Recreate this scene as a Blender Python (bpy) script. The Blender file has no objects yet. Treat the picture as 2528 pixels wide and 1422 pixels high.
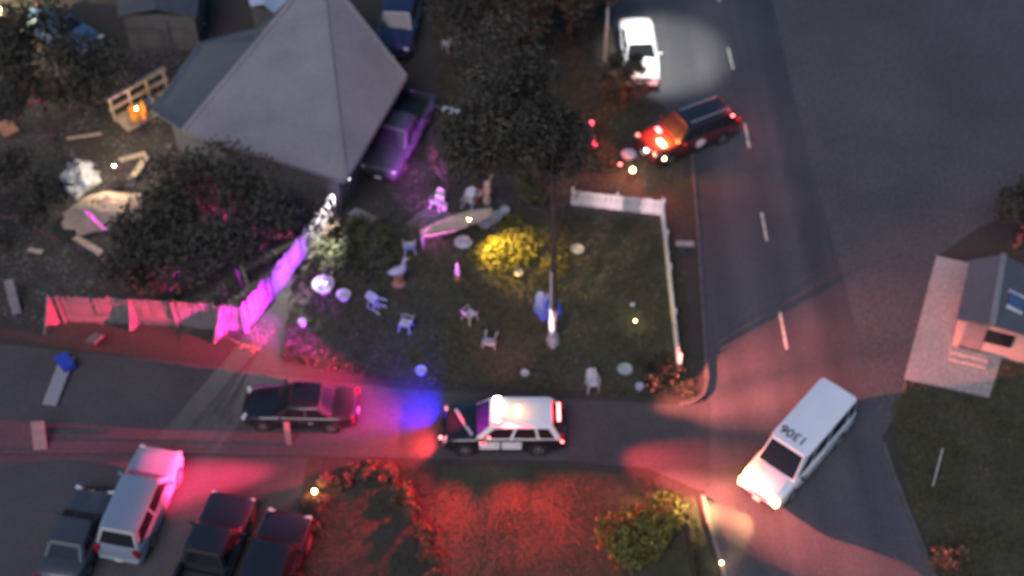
import bpy, bmesh, math, random
import numpy as np
from mathutils import Vector, Matrix
random.seed(7)
rng = np.random.default_rng(7)
SC = bpy.context.scene
COL = SC.collection
R = math.radians

# ------------------------------------------------------------------ camera, sky, sun, exposure
TILT, HGT, FPX = R(40), 51.0, 3600.0            # degrees off straight down, metres up, focal length in photo pixels
cam_d = bpy.data.cameras.new('camera')
cam = bpy.data.objects.new('camera', cam_d); COL.objects.link(cam)
cam.location = (0, -HGT * math.tan(TILT), HGT)
cam.rotation_euler = (TILT, 0, 0)
cam_d.sensor_width = 36; cam_d.lens = 36 * FPX / 2528
cam_d.clip_end = 4000
cam_d.dof.use_dof = True; cam_d.dof.focus_distance = 30; cam_d.dof.aperture_fstop = 0.31   # soft video lens
SC.camera = cam

SUN_EL, SUN_ROT = 4.0, 205.0
world = bpy.data.worlds.new('World'); SC.world = world; world.use_nodes = True
wn = world.node_tree; bg = wn.nodes['Background']
sky = wn.nodes.new('ShaderNodeTexSky'); sky.sky_type = 'NISHITA'; sky.sun_disc = False
sky.sun_elevation = R(SUN_EL); sky.sun_rotation = R(SUN_ROT); sky.ozone_density = 4.0
wn.links.new(sky.outputs[0], bg.inputs[0]); bg.inputs[1].default_value = 0.15
sl = bpy.data.lights.new('sun', 'SUN'); sl.energy = 1.0; sl.angle = R(40); sl.color = (.97, 0.89, 0.97)
so = bpy.data.objects.new('sun', sl); COL.objects.link(so)
so.rotation_euler = (R(38), 0, R(-25))
SC.view_settings.view_transform = 'Standard'; SC.view_settings.look = 'None'
SC.view_settings.exposure = 0.9; SC.view_settings.gamma = 1.0
SC.cycles.max_bounces = 5; SC.cycles.diffuse_bounces = 2; SC.cycles.glossy_bounces = 3
SC.cycles.sample_clamp_indirect = 4; SC.cycles.use_denoising = True

# ------------------------------------------------------------------ helpers
CAMM = Matrix.Translation(cam.location) @ cam.rotation_euler.to_matrix().to_4x4()
def P(x, y, z=0.0):
    """world point at height z seen at photo pixel (x, y)"""
    d = CAMM.to_3x3() @ Vector(((x - 1264) / FPX, -(y - 711) / FPX, -1))
    t = (z - cam.location.z) / d.z
    return cam.location + d * t
def yaw(x, y, dx, dy, z=0.7):
    d = P(x + dx, y + dy, z) - P(x, y, z)
    return math.atan2(d.y, d.x)

MATS = {}
def mat(name, col, rough=0.6, metal=0.0, var=0.0, scale=3.0, col2=None, bump=0.0, bscale=40.0, emit=None, es=0.0, coat=0.0, spec=0.5, trans=0.0):
    if name in MATS: return MATS[name]
    m = bpy.data.materials.new(name); m.use_nodes = True
    nt = m.node_tree; b = nt.nodes['Principled BSDF']
    b.inputs['Base Color'].default_value = (*col, 1); b.inputs['Roughness'].default_value = rough
    b.inputs['Metallic'].default_value = metal; b.inputs['Coat Weight'].default_value = coat
    b.inputs['Specular IOR Level'].default_value = spec
    b.inputs['Transmission Weight'].default_value = trans
    if emit: b.inputs['Emission Color'].default_value = (*emit, 1); b.inputs['Emission Strength'].default_value = es
    if var or col2:
        tc = nt.nodes.new('ShaderNodeTexCoord')
        n = nt.nodes.new('ShaderNodeTexNoise'); n.inputs['Scale'].default_value = scale
        n.inputs['Detail'].default_value = 6; n.inputs['Roughness'].default_value = 0.65
        nt.links.new(tc.outputs['Object'], n.inputs['Vector'])
        r = nt.nodes.new('ShaderNodeValToRGB')
        c2 = col2 or tuple(c * (1 + var) for c in col); c1 = col if col2 else tuple(c * (1 - var) for c in col)
        r.color_ramp.elements[0].color = (*c1, 1); r.color_ramp.elements[1].color = (*c2, 1)
        r.color_ramp.elements[0].position = 0.36; r.color_ramp.elements[1].position = 0.64
        nt.links.new(n.outputs['Fac'], r.inputs[0]); nt.links.new(r.outputs[0], b.inputs['Base Color'])
    if bump:
        tc2 = nt.nodes.new('ShaderNodeTexCoord')
        n2 = nt.nodes.new('ShaderNodeTexNoise'); n2.inputs['Scale'].default_value = bscale; n2.inputs['Detail'].default_value = 5
        nt.links.new(tc2.outputs['Object'], n2.inputs['Vector'])
        bp = nt.nodes.new('ShaderNodeBump'); bp.inputs['Strength'].default_value = bump; bp.inputs['Distance'].default_value = 0.05
        nt.links.new(n2.outputs['Fac'], bp.inputs['Height']); nt.links.new(bp.outputs[0], b.inputs['Normal'])
    MATS[name] = m; return m

def patchy(name, cols, big, fine, rough=0.9, bump=0.4, streak=None):
    """ground made of large soft patches with fine grain on top"""
    m = bpy.data.materials.new(name); m.use_nodes = True; nt = m.node_tree; b = nt.nodes['Principled BSDF']
    b.inputs['Roughness'].default_value = rough; b.inputs['Specular IOR Level'].default_value = 0.25
    tc = nt.nodes.new('ShaderNodeTexCoord')
    n1 = nt.nodes.new('ShaderNodeTexNoise'); n1.inputs['Scale'].default_value = big; n1.inputs['Detail'].default_value = 7; n1.inputs['Roughness'].default_value = 0.6
    n2 = nt.nodes.new('ShaderNodeTexNoise'); n2.inputs['Scale'].default_value = fine; n2.inputs['Detail'].default_value = 4
    for n in (n1, n2): nt.links.new(tc.outputs['Object'], n.inputs['Vector'])
    r = nt.nodes.new('ShaderNodeValToRGB'); cr = r.color_ramp
    cr.elements[0].position = 0.32; cr.elements[0].color = (*cols[0], 1)
    cr.elements[1].position = 0.68; cr.elements[1].color = (*cols[-1], 1)
    for i, c in enumerate(cols[1:-1]):
        e = cr.elements.new(0.32 + 0.36 * (i + 1) / (len(cols) - 1)); e.color = (*c, 1)
    mx = nt.nodes.new('ShaderNodeMix'); mx.data_type = 'RGBA'; mx.blend_type = 'MULTIPLY'; mx.inputs['Factor'].default_value = 0.7
    g = nt.nodes.new('ShaderNodeValToRGB'); g.color_ramp.elements[0].position = .3; g.color_ramp.elements[1].position = .7
    g.color_ramp.elements[0].color = (.5, .5, .5, 1); g.color_ramp.elements[1].color = (1.35, 1.35, 1.35, 1)
    nt.links.new(n1.outputs['Fac'], r.inputs[0]); nt.links.new(n2.outputs['Fac'], g.inputs[0])
    nt.links.new(r.outputs[0], mx.inputs[6]); nt.links.new(g.outputs[0], mx.inputs[7]); nt.links.new(mx.outputs[2], b.inputs['Base Color'])
    if streak is not None:   # worn wheel tracks and patched strips running along the road
        mp = nt.nodes.new('ShaderNodeMapping'); mp.vector_type = 'TEXTURE'; mp.inputs['Rotation'].default_value = (0, 0, streak); mp.inputs['Scale'].default_value = (60, 1.7, 1)
        n3 = nt.nodes.new('ShaderNodeTexNoise'); n3.inputs['Scale'].default_value = 1.0; n3.inputs['Detail'].default_value = 3
        g3 = nt.nodes.new('ShaderNodeValToRGB'); g3.color_ramp.elements[0].position = .38; g3.color_ramp.elements[1].position = .60
        g3.color_ramp.elements[0].color = (.72, .74, .78, 1); g3.color_ramp.elements[1].color = (1.12, 1.1, 1.1, 1)
        m3 = nt.nodes.new('ShaderNodeMix'); m3.data_type = 'RGBA'; m3.blend_type = 'MULTIPLY'; m3.inputs['Factor'].default_value = .8
        nt.links.new(tc.outputs['Object'], mp.inputs[0]); nt.links.new(mp.outputs[0], n3.inputs['Vector']); nt.links.new(n3.outputs['Fac'], g3.inputs[0])
        nt.links.new(mx.outputs[2], m3.inputs[6]); nt.links.new(g3.outputs[0], m3.inputs[7]); nt.links.new(m3.outputs[2], b.inputs['Base Color'])
    bp = nt.nodes.new('ShaderNodeBump'); bp.inputs['Strength'].default_value = bump; bp.inputs['Distance'].default_value = .06
    nt.links.new(n2.outputs['Fac'], bp.inputs['Height']); nt.links.new(bp.outputs[0], b.inputs['Normal'])
    MATS[name] = m; return m

class MB:
    """collects shapes; build() links them as one mesh object"""
    def __init__(s): s.v = []; s.f = []
    def add(s, v, f):
        o = len(s.v); s.v += [tuple(p) for p in v]; s.f += [tuple(i + o for i in q) for q in f]; return s
    def box(s, c, d, rot=None):
        x, y, z = d[0] / 2, d[1] / 2, d[2] / 2
        vs = [Vector((sx * x, sy * y, sz * z)) for sx in (-1, 1) for sy in (-1, 1) for sz in (-1, 1)]
        if rot is not None: vs = [rot @ v for v in vs]
        return s.add([v + Vector(c) for v in vs], [(0, 1, 3, 2), (4, 6, 7, 5), (0, 4, 5, 1), (2, 3, 7, 6), (0, 2, 6, 4), (1, 5, 7, 3)])
    def bar(s, a, b, w, h):
        a, b = Vector(a), Vector(b); d = b - a
        q = d.to_track_quat('X', 'Z').to_matrix()
        return s.box((a + b) / 2, (d.length, w, h), q)
    def tube(s, pts, rad, n=7):
        pts = [Vector(p) for p in pts]; vs = []; fs = []
        for i, p in enumerate(pts):
            d = (pts[min(i + 1, len(pts) - 1)] - pts[max(i - 1, 0)])
            m = d.to_track_quat('Z', 'Y').to_matrix()
            for k in range(n):
                a = 2 * math.pi * k / n
                vs.append(p + m @ Vector((math.cos(a) * rad[i], math.sin(a) * rad[i], 0)))
        for i in range(len(pts) - 1):
            for k in range(n):
                fs.append((i * n + k, i * n + (k + 1) % n, (i + 1) * n + (k + 1) % n, (i + 1) * n + k))
        fs.append(tuple(range(n))[::-1]); fs.append(tuple((len(pts) - 1) * n + k for k in range(n)))
        return s.add(vs, fs)
    def lathe(s, prof, n=16, c=(0, 0, 0), axis='Z'):
        vs = []; fs = []
        for r, z in prof:
            for k in range(n):
                a = 2 * math.pi * k / n; x, y = math.cos(a) * r, math.sin(a) * r
                p = (x, y, z) if axis == 'Z' else ((x, z, y) if axis == 'Y' else (z, x, y))
                vs.append(Vector(p) + Vector(c))
        m = len(prof)
        for i in range(m - 1):
            for k in range(n): fs.append((i * n + k, i * n + (k + 1) % n, (i + 1) * n + (k + 1) % n, (i + 1) * n + k))
        fs.append(tuple(range(n))[::-1]); fs.append(tuple((m - 1) * n + k for k in range(n)))
        return s.add(vs, fs)
    def prism(s, poly, z0, z1):
        n = len(poly); vs = [(p[0], p[1], z0) for p in poly] + [(p[0], p[1], z1) for p in poly]
        fs = [tuple(range(n))[::-1], tuple(range(n, 2 * n))] + [(i, (i + 1) % n, n + (i + 1) % n, n + i) for i in range(n)]
        return s.add(vs, fs)
    def build(s, name, m, parent=None, smooth=0, bevel=0.0):
        me = bpy.data.meshes.new(name); me.from_pydata(s.v, [], s.f)
        bm = bmesh.new(); bm.from_mesh(me); bmesh.ops.recalc_face_normals(bm, faces=bm.faces)
        if bevel:
            bmesh.ops.bevel(bm, geom=[e for e in bm.edges if e.is_manifold and e.calc_face_angle(0) > .5], offset=bevel, segments=2, affect='EDGES')
        bm.to_mesh(me); bm.free()
        if smooth:
            me.polygons.foreach_set('use_smooth', [True] * len(me.polygons)); me.set_sharp_from_angle(angle=R(smooth))
        me.materials.append(m if not isinstance(m, str) else MATS[m])
        o = bpy.data.objects.new(name, me); COL.objects.link(o)
        if parent: o.parent = parent
        return o

def tag(o, label, cat, group=None):
    o['label'] = label; o['category'] = cat
    if group: o['group'] = group
    return o
def thing(name, label, cat, loc=(0, 0, 0), rz=0.0, group=None):
    o = bpy.data.objects.new(name, None); COL.objects.link(o)
    o.empty_display_size = 0.2
    o.location = (loc[0], loc[1], loc[2]); o.rotation_euler = (0, 0, rz)
    return tag(o, label, cat, group)
def structure(o): o['kind'] = 'structure'; return o
def copy_tree(o, parent=None):
    c = o.copy(); COL.objects.link(c)
    if parent: c.parent = parent
    for ch in o.children: copy_tree(ch, c)
    return c
def share(o, loc, rz, parent, scale=None):
    c = bpy.data.objects.new(o.name.split('.')[0], o.data); COL.objects.link(c); c.parent = parent
    c.location = loc; c.rotation_euler = (0, 0, rz)
    if scale: c.scale = scale
    return c
def lamp(name, kind, loc, power, col, parent=None, aim=None, size=60, blend=1.0, rad=0.06):
    l = bpy.data.lights.new(name, kind); l.energy = power; l.color = col; l.shadow_soft_size = rad
    if kind == 'SPOT': l.spot_size = R(size); l.spot_blend = blend
    o = bpy.data.objects.new(name, l); COL.objects.link(o)
    loc = Vector(loc)
    if aim is not None: o.rotation_euler = (Vector(aim) - loc).to_track_quat('-Z', 'Y').to_euler()
    o.location = loc
    if parent:
        o.parent = parent; bpy.context.view_layer.update(); o.matrix_parent_inverse = parent.matrix_world.inverted()
    return o

# ------------------------------------------------------------------ materials
patchy('soil', [(.040, .033, .033), (.056, .045, .043), (.048, .046, .036), (.070, .058, .054)], .22, 9)
patchy('asphalt', [(.064, .063, .069), (.080, .078, .085), (.092, .090, .095)], .16, 14, .85, .15, streak=yaw(1838, 305, 104, 557, 0))
patchy('street', [(.058, .054, .058), (.074, .068, .071), (.086, .079, .080)], .2, 14, .85, .15)
patchy('gravel', [(.068, .066, .069), (.086, .083, .087), (.10, .095, .097)], .12, 7, .95, .35)
patchy('lawn', [(.050, .052, .035), (.066, .065, .042), (.078, .069, .050)], .5, 16)
patchy('concrete', [(.30, .275, .255), (.36, .33, .31)], .35, 10, .85, .1)
patchy('greyslab', [(.10, .10, .11), (.15, .145, .15)], .5, 10, .85, .1)
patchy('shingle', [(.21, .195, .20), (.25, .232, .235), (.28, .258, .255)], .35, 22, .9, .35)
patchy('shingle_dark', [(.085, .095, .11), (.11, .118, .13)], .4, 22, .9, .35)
mat('white_wood', (.16, .145, .15), .65, var=.12, scale=2.5)
mat('white_vinyl', (.66, .66, .67), .45, var=.08, scale=2)
mat('dark_wood', (.07, .045, .035), .8, var=.3, scale=5)
mat('tan_wood', (.38, .29, .21), .75, var=.25, scale=4)
mat('bark', (.055, .042, .034), .9, var=.4, scale=8, bump=.6)
mat('whitewash', (.34, .34, .37), .85, var=.2, scale=5)
mat('kerb', (.15, .14, .13), .85, var=.2, scale=1.5)
mat('paint_line', (.50, .47, .38), .8, var=.35, scale=6)
mat('stucco', (.30, .26, .24), .9, var=.1, scale=3)
mat('stucco_grey', (.075, .075, .082), .9, var=.1, scale=3)
mat('rubber', (.018, .018, .019), .8)
mat('rim', (.35, .35, .37), .35, metal=.7)
mat('rim_pale', (.5, .5, .5), .45, metal=.3)
mat('glass', (.012, .015, .020), .12, spec=.35)
mat('black_trim', (.02, .02, .022), .5)
mat('chrome', (.55, .55, .57), .2, metal=1)
mat('plate', (.62, .60, .55), .5)
mat('lens_clear', (.6, .6, .6), .15)
mat('lens_red', (.25, .012, .015), .2)
mat('tail_on', (.5, .02, .03), .3, emit=(1, .05, .08), es=5)
mat('head_on', (.9, .85, .7), .3, emit=(1, .58, .14), es=7)
mat('red_on', (.6, .02, .02), .3, emit=(1, .07, .07), es=16)
mat('amber_on', (.7, .5, .2), .3, emit=(1, .72, .30), es=12)
mat('white_on', (.9, .9, .9), .3, emit=(.90, .92, 1), es=7)
mat('blue_on', (.1, .1, .8), .3, emit=(.1, .12, 1), es=16)
mat('p_white', (.74, .75, .77), .28, coat=.5, var=.03, scale=1.5)
mat('p_black', (.016, .016, .019), .25, coat=.6)
mat('p_navy', (.018, .026, .055), .28, coat=.6)
mat('p_blue', (.06, .11, .19), .3, coat=.5)
mat('p_silver', (.24, .29, .36), .32, metal=.25, coat=.5)
mat('p_grey', (.06, .064, .075), .35, metal=.2, coat=.4)
mat('p_charcoal', (.018, .019, .023), .33, coat=.5)
mat('p_maroon', (.075, .016, .018), .3, coat=.5)
mat('p_purple', (.055, .055, .08), .3, coat=.4)
mat('plastic_white', (.46, .45, .48), .5, var=.25, scale=6)
mat('plastic_blue', (.03, .06, .42), .5)
mat('terracotta', (.34, .14, .08), .8, var=.2, scale=5)
mat('orange', (.62, .27, .05), .5)
mat('red_plastic', (.45, .03, .03), .5)
mat('ceramic', (.34, .32, .33), .4, var=.1, scale=6)
mat('canvas_tan', (.44, .32, .25), .85, var=.15, scale=2.5)
mat('patch_blue', (.05, .09, .50), .8, var=.15, scale=3)  # blue light on the grass put into a base colour
mat('plastic_sheet', (.40, .41, .43), .5, var=.4, scale=1.6)
mat('leaf_dark', (.036, .035, .026), .8, col2=(.066, .060, .046), scale=1.1, spec=.2)
mat('leaf_green', (.045, .055, .028), .75, col2=(.10, .105, .05), scale=1.3, spec=.2)
mat('leaf_olive', (.085, .085, .022), .75, col2=(.16, .15, .045), scale=1.6, spec=.2)
mat('leaf_russet', (.075, .050, .035), .75, col2=(.15, .10, .07), scale=1.4, spec=.2)
mat('twig', (.16, .12, .11), .85, var=.3, scale=6)
mat('grass', (.070, .072, .044), .85, col2=(.118, .108, .064), scale=.7, spec=.15)
mat('litter', (.050, .042, .040), .85, col2=(.22, .20, .20), scale=.9, spec=.2)
mat('metal_pale', (.42, .43, .44), .4, metal=.5)
mat('number_paint', (.03, .035, .05), .6)

# ------------------------------------------------------------------ ground, roads, slabs
def sheet(name, pix, z, m):
    pts = [P(x, y, 0) for x, y in pix]
    mb = MB(); mb.prism([(p.x, p.y) for p in pts], z - .25, z)
    return structure(mb.build(name, m))
g = MB(); g.add([(-900, -900, 0), (900, -900, 0), (900, 900, 0), (-900, 900, 0)], [(0, 1, 2, 3)])
structure(g.build('ground', 'soil'))
road_px = [(1430, -420), (1470, -120), (1512, 40), (1530, 150), (1560, 215), (1640, 262), (1700, 340), (1722, 560), (1742, 860), (1748, 960), (1735, 1170),
           (1752, 1300), (1800, 1480), (1900, 1900), (2520, 1900), (2330, 1480), (2235, 1250), (2180, 1090), (2155, 1000), (2085, 700), (2020, 470), (1960, 240), (1905, 0), (1840, -420)]
main_road = sheet('main_road', road_px, .012, 'asphalt')
sheet('gravel_lot', [(1840, -420), (1905, 0), (1960, 240), (2020, 470), (2085, 700), (2155, 1000), (2178, 1080), (2220, 1010), (2240, 930), (2312, 634), (2420, 560), (2620, 480), (3400, 300), (3200, -420)], .008, 'gravel')
sheet('side_street', [(1752, 985), (1690, 1000), (1400, 985), (1000, 960), (700, 930), (450, 895), (0, 850), (-700, 820), (-700, 1100), (0, 1120), (420, 1120), (830, 1128), (1050, 1132), (1400, 1138), (1600, 1158), (1735, 1215), (1752, 1200)], .016, 'street')
sheet('parking_yard', [(-700, 1104), (0, 1124), (420, 1124), (760, 1130), (740, 1240), (690, 1460), (640, 1800), (-800, 1800)], .010, 'street')
sheet('front_lawn', [(830, 560), (1380, 520), (1650, 545), (1690, 700), (1700, 960), (1400, 965), (1000, 938), (830, 900), (700, 880), (720, 700)], .006, 'lawn')
sheet('corner_lawn', [(1090, 1150), (1400, 1158), (1600, 1180), (1715, 1235), (1735, 1310), (1790, 1480), (1870, 1800), (1000, 1800), (1060, 1400)], .006, 'lawn')
sheet('verge_lawn', [(2200, 1010), (2235, 945), (2440, 985), (2480, 860), (2900, 860), (3300, 1900), (2560, 1900), (2350, 1480), (2250, 1250)], .006, 'lawn')
sheet('driveway_slab', [(2312, 632), (2395, 650), (2560, 690), (2600, 830), (2480, 860), (2442, 982), (2232, 936)], .030, 'concrete')
sheet('patio_slab', [(1000, 555), (1055, 510), (1115, 528), (1090, 572)], .03, 'greyslab')
sheet('lit_lawn', [(1105, -40), (1190, -60), (1180, 70), (1110, 80)], .008, 'lawn')
# painted lane dashes belong to the road
for a, b in (((1768, -40), (1776, 4)), ((1797, 118), (1810, 172)), ((1838, 305), (1850, 365)), ((1880, 525), (1893, 595)), ((1925, 770), (1942, 862)), ((1982, 1010), (2002, 1095))):
    pa, pb = P(*a), P(*b); mb = MB()
    mb.bar((pa.x, pa.y, .013), (pb.x, pb.y, .013), .13, .008)
    mb.build('lane_dash', 'paint_line', main_road)
mat('kerb_dark', (.085, .080, .080), .9, var=.25, scale=1.5)
def kerb(pix, w=.16, h=.12, m='kerb_dark'):
    pts = [P(x, y) for x, y in pix]
    # split into stones of about 2 m
    for a, b in zip(pts[:-1], pts[1:]):
        n = max(1, round((b - a).length / 2.0))
        for i in range(n):
            p, q = a.lerp(b, i / n), a.lerp(b, (i + .985) / n)
            mb = MB(); mb.bar((p.x, p.y, h / 2), (q.x, q.y, h / 2), w, h)
            mb.build('kerb_stone', m, main_road, bevel=.015)
kerb([(1735, 1225), (1752, 1300), (1776, 1380), (1800, 1470)], m='kerb')
kerb([(2180, 1095), (2205, 1170), (2238, 1255), (2285, 1370), (2335, 1490)])
kerb([(1708, 380), (1722, 560), (1735, 760), (1742, 880), (1746, 940), (1738, 975), (1716, 993), (1680, 1001)])

# ------------------------------------------------------------------ vehicles
def loft(secs, closed_ends=True):
    n = len(secs[0]); vs = [p for s_ in secs for p in s_]; fs = []
    for i in range(len(secs) - 1):
        for k in range(n - 1): fs.append((i * n + k, i * n + k + 1, (i + 1) * n + k + 1, (i + 1) * n + k))
        fs.append((i * n + n - 1, i * n, (i + 1) * n, (i + 1) * n + n - 1))
    fs.append(tuple(range(n))[::-1]); fs.append(tuple((len(secs) - 1) * n + k for k in range(n)))
    return vs, fs
def bsec(x, w, zb, zt, cr, shoulder=.06):
    h = zt - zb
    half = [(w * .90, zb), (w * .985, zb + .12 * h), (w, zb + .42 * h), (w * .985, zb + .74 * h), (w - shoulder * .5, zt - .05), (w - shoulder * 1.6, zt + .0), (w * .62, zt + cr * .65), (w * .25, zt + cr)]
    return [(x, y, z) for y, z in half] + [(x, -y, z) for y, z in half[::-1]]

SPEC = {  # L, W, belt height, roof height, body stations (x share of L from front, half width share, bottom z, top z), cabin: windshield base, roof front, roof rear, rear base (x share from front)
    'sedan': dict(L=4.75, W=1.83, belt=.93, roof=1.45, st=[(0, .36, .32, .60), (.02, .43, .24, .70), (.08, .48, .20, .80), (.22, .5, .19, .90), (.34, .5, .19, .95), (.74, .5, .19, .97), (.86, .495, .22, .98), (.96, .46, .26, .93), (.99, .42, .30, .84), (1, .38, .36, .68)], cab=(.27, .43, .70, .84)),
    'suv': dict(L=5.0, W=2.0, belt=1.10, roof=1.78, st=[(0, .37, .36, .72), (.015, .44, .28, .90), (.06, .48, .24, 1.0), (.2, .5, .22, 1.09), (.32, .5, .22, 1.12), (.80, .5, .22, 1.13), (.94, .49, .26, 1.13), (.985, .46, .30, 1.08), (1, .42, .36, .85)], cab=(.26, .39, .90, .975)),
    'van': dict(L=5.75, W=2.02, belt=1.22, roof=2.12, st=[(0, .40, .40, .78), (.012, .46, .32, .98), (.04, .485, .28, 1.07), (.13, .5, .26, 1.14), (.22, .5, .26, 1.22), (.9, .5, .26, 1.24), (.985, .49, .28, 1.24), (1, .46, .34, 1.15)], cab=(.185, .315, .985, .995)),
    'pickup': dict(L=5.6, W=1.98, belt=1.08, roof=1.80, st=[(0, .38, .38, .74), (.015, .45, .30, .95), (.06, .485, .26, 1.05), (.2, .5, .26, 1.10), (.32, .5, .26, 1.12), (.62, .5, .26, 1.12)], cab=(.25, .36, .58, .615)),
}
def make_vehicle(name, label, cat, px, py, dx, dy, kind, paint, zc=.75, roofpaint=None, lights_on=False, tails_on=False, rim='rim', rows=2, L=None, doorpaint=None, group=None):
    S = SPEC[kind]; Lc = L or S['L']; W = S['W']
    c = P(px, py, zc)
    t = thing(name, label, cat, (c.x, c.y, 0), yaw(px, py, dx, dy, zc), group)
    X = lambda f: Lc / 2 - f * Lc
    secs = [bsec(X(f), w * W, zb, zt, .05) for f, w, zb, zt in S['st']]
    mb = MB(); mb.add(*loft(secs)); mb.build('body', paint, t, smooth=40)
    belt, roof = S['belt'], S['roof']
    xa, xb, xc, xd = [X(f) for f in S['cab']]
    wb, wt = W * .475, W * (.43 if kind == 'van' else .385)
    z0, z1 = belt - .06, roof
    # cabin with rounded edges and a crowned roof
    bot = [(xa, wb * .93), ((xa + xb) / 2 - .25, wb), (xd + .12, wb), (xd, wb * .92)]
    top = [(xb, wt * .90), (xb - .18, wt), (xc + .15, wt), (xc, wt * .92)]
    ringb = [(x, y, z0) for x, y in bot] + [(x, -y, z0) for x, y in bot[::-1]]
    ringt = [(x, y, z1 - .05) for x, y in top] + [(x, -y, z1 - .05) for x, y in top[::-1]]
    ringr = [(x - .03 * (1 if x > 0 else -1), y * .88, z1 - .005) for x, y in top] + [(x - .03 * (1 if x > 0 else -1), -y * .88, z1 - .005) for x, y in top[::-1]]
    ringc = [(x, y * .4, z1 + .02) for x, y, z in ringr]
    mb = MB(); mb.add(*loft([ringb, ringt, ringr, ringc])); mb.build('cabin', roofpaint or paint, t, smooth=35)
    # panes, 6 mm proud of the cabin
    def pane(nm, a, b, c_, d, off, sx=.90, sz=.84):
        pts = [Vector(p) for p in (a, b, c_, d)]; m = sum(pts, Vector()) / 4
        u = (pts[1] - pts[0]).normalized(); nrm = (pts[1] - pts[0]).cross(pts[3] - pts[0]).normalized()
        if nrm.dot(Vector(off)) < 0: nrm = -nrm
        v = nrm.cross(u)
        q = [m + u * ((p - m).dot(u) * sx) + v * ((p - m).dot(v) * sz) for p in pts]
        k = MB(); k.add([p + nrm * .008 for p in q] + [p - nrm * .02 for p in q], [(0, 1, 2, 3), (7, 6, 5, 4), (0, 4, 5, 1), (1, 5, 6, 2), (2, 6, 7, 3), (3, 7, 4, 0)])
        return k.build(nm, 'glass', t)
    zl, zh = belt + .0, roof - .06
    fr = lambda z: (z - z0) / (z1 - .05 - z0)
    lerp = lambda a, b, f: a + (b - a) * f
    xw = lambda z: lerp(xa, xb, fr(z)); xr = lambda z: lerp(xd, xc, fr(z)); yw = lambda z: lerp(wb, wt, fr(z))
    pane('windshield', (xw(zl), wb * .9, zl), (xw(zl), -wb * .9, zl), (xw(zh), -wt * .88, zh), (xw(zh), wt * .88, zh), (1, 0, .6), .96, .94)
    pane('rear_window', (xr(zl), wb * .88, zl), (xr(zl), -wb * .88, zl), (xr(zh), -wt * .88, zh), (xr(zh), wt * .88, zh), (-1, 0, .3), .88, .80)
    n = rows
    x_f0, x_f1 = xw(zl) - .22, xw(zh) - .16; x_r0, x_r1 = xr(zl) + .16, xr(zh) + .13
    cuts = {2: [0, .52, 1], 3: [0, .40, .76, 1], 4: [0, .205, .50, .86, 1]}[n]
    for s_ in (1, -1):
        for a, b in zip(cuts[:-1], cuts[1:]):
            g0, g1 = (a + .012, b - .012)
            pane('side_window', (lerp(x_f0, x_r0, g0), s_ * yw(zl), zl), (lerp(x_f0, x_r0, g1), s_ * yw(zl), zl), (lerp(x_f1, x_r1, g1), s_ * yw(zh), zh), (lerp(x_f1, x_r1, g0), s_ * yw(zh), zh), (0, s_, .2), .95, .80)
        # doors: panels standing a few millimetres proud, with handles
        dr = [(.30, .47), (.485, .65)] if kind != 'van' else [(.20, .345), (.36, .56)]
        if kind == 'pickup': dr = [(.28, .44), (.452, .60)]
        for a, b in dr:
            k = MB(); ya = W * .5
            k.box(((X(a) + X(b)) / 2, s_ * (ya - .012), (.42 + belt) / 2 - .04), (abs(X(a) - X(b)), .04, belt - .62))
            d_ = k.build('door', doorpaint or paint, t, bevel=.012)
            k = MB(); k.box((X(b) + .16, s_ * (ya + .018), belt - .28), (.18, .03, .035)); k.build('door_handle', 'chrome' if kind != 'van' else 'black_trim', d_)
        k = MB(); k.box((xw(zl) - .30, s_ * (W * .5 + .09), belt + .06), (.10, .20, .15)); k.build('side_mirror', 'black_trim' if kind == 'van' else paint, t, bevel=.03)
        # lamps
        k = MB(); k.box((Lc / 2 - (.12 if kind != 'van' else .03), s_ * W * .37, .70 if kind == 'sedan' else .88), (.16, .34, .15) if kind != 'van' else (.22, .40, .36), Matrix.Rotation(-s_ * .35, 3, 'Z'))
        k.build('headlight', 'head_on' if lights_on else 'lens_clear', t, bevel=.03)
        if kind != 'pickup':
            k = MB(); k.box((-Lc / 2 + .06, s_ * W * .40, .80 if kind == 'sedan' else .98), (.15, .26, .16 if kind == 'sedan' else .36), Matrix.Rotation(s_ * .25, 3, 'Z'))
            k.build('taillight', 'tail_on' if tails_on else 'lens_red', t, bevel=.02)
    # bumpers, grille, plate
    for s_, nm in ((1, 'front_bumper'), (-1, 'rear_bumper')):
        k = MB(); k.box((s_ * (Lc / 2 - .02), 0, .42), (.16, W * .84, .20)); k.build(nm, paint if kind in ('sedan', 'suv') else 'black_trim', t, bevel=.05)
    k = MB(); k.box((Lc / 2 - .015, 0, .68), (.06, W * .42, .18)); k.build('grille', 'black_trim' if kind != 'van' else 'chrome', t, bevel=.015)
    for s_ in (1, -1):
        k = MB(); k.box((s_ * (Lc / 2 + .065), 0, .44), (.02, .32, .15)); k.build('license_plate', 'plate', t)
    # wheels
    wr = .34 if kind == 'sedan' else .38
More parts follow.
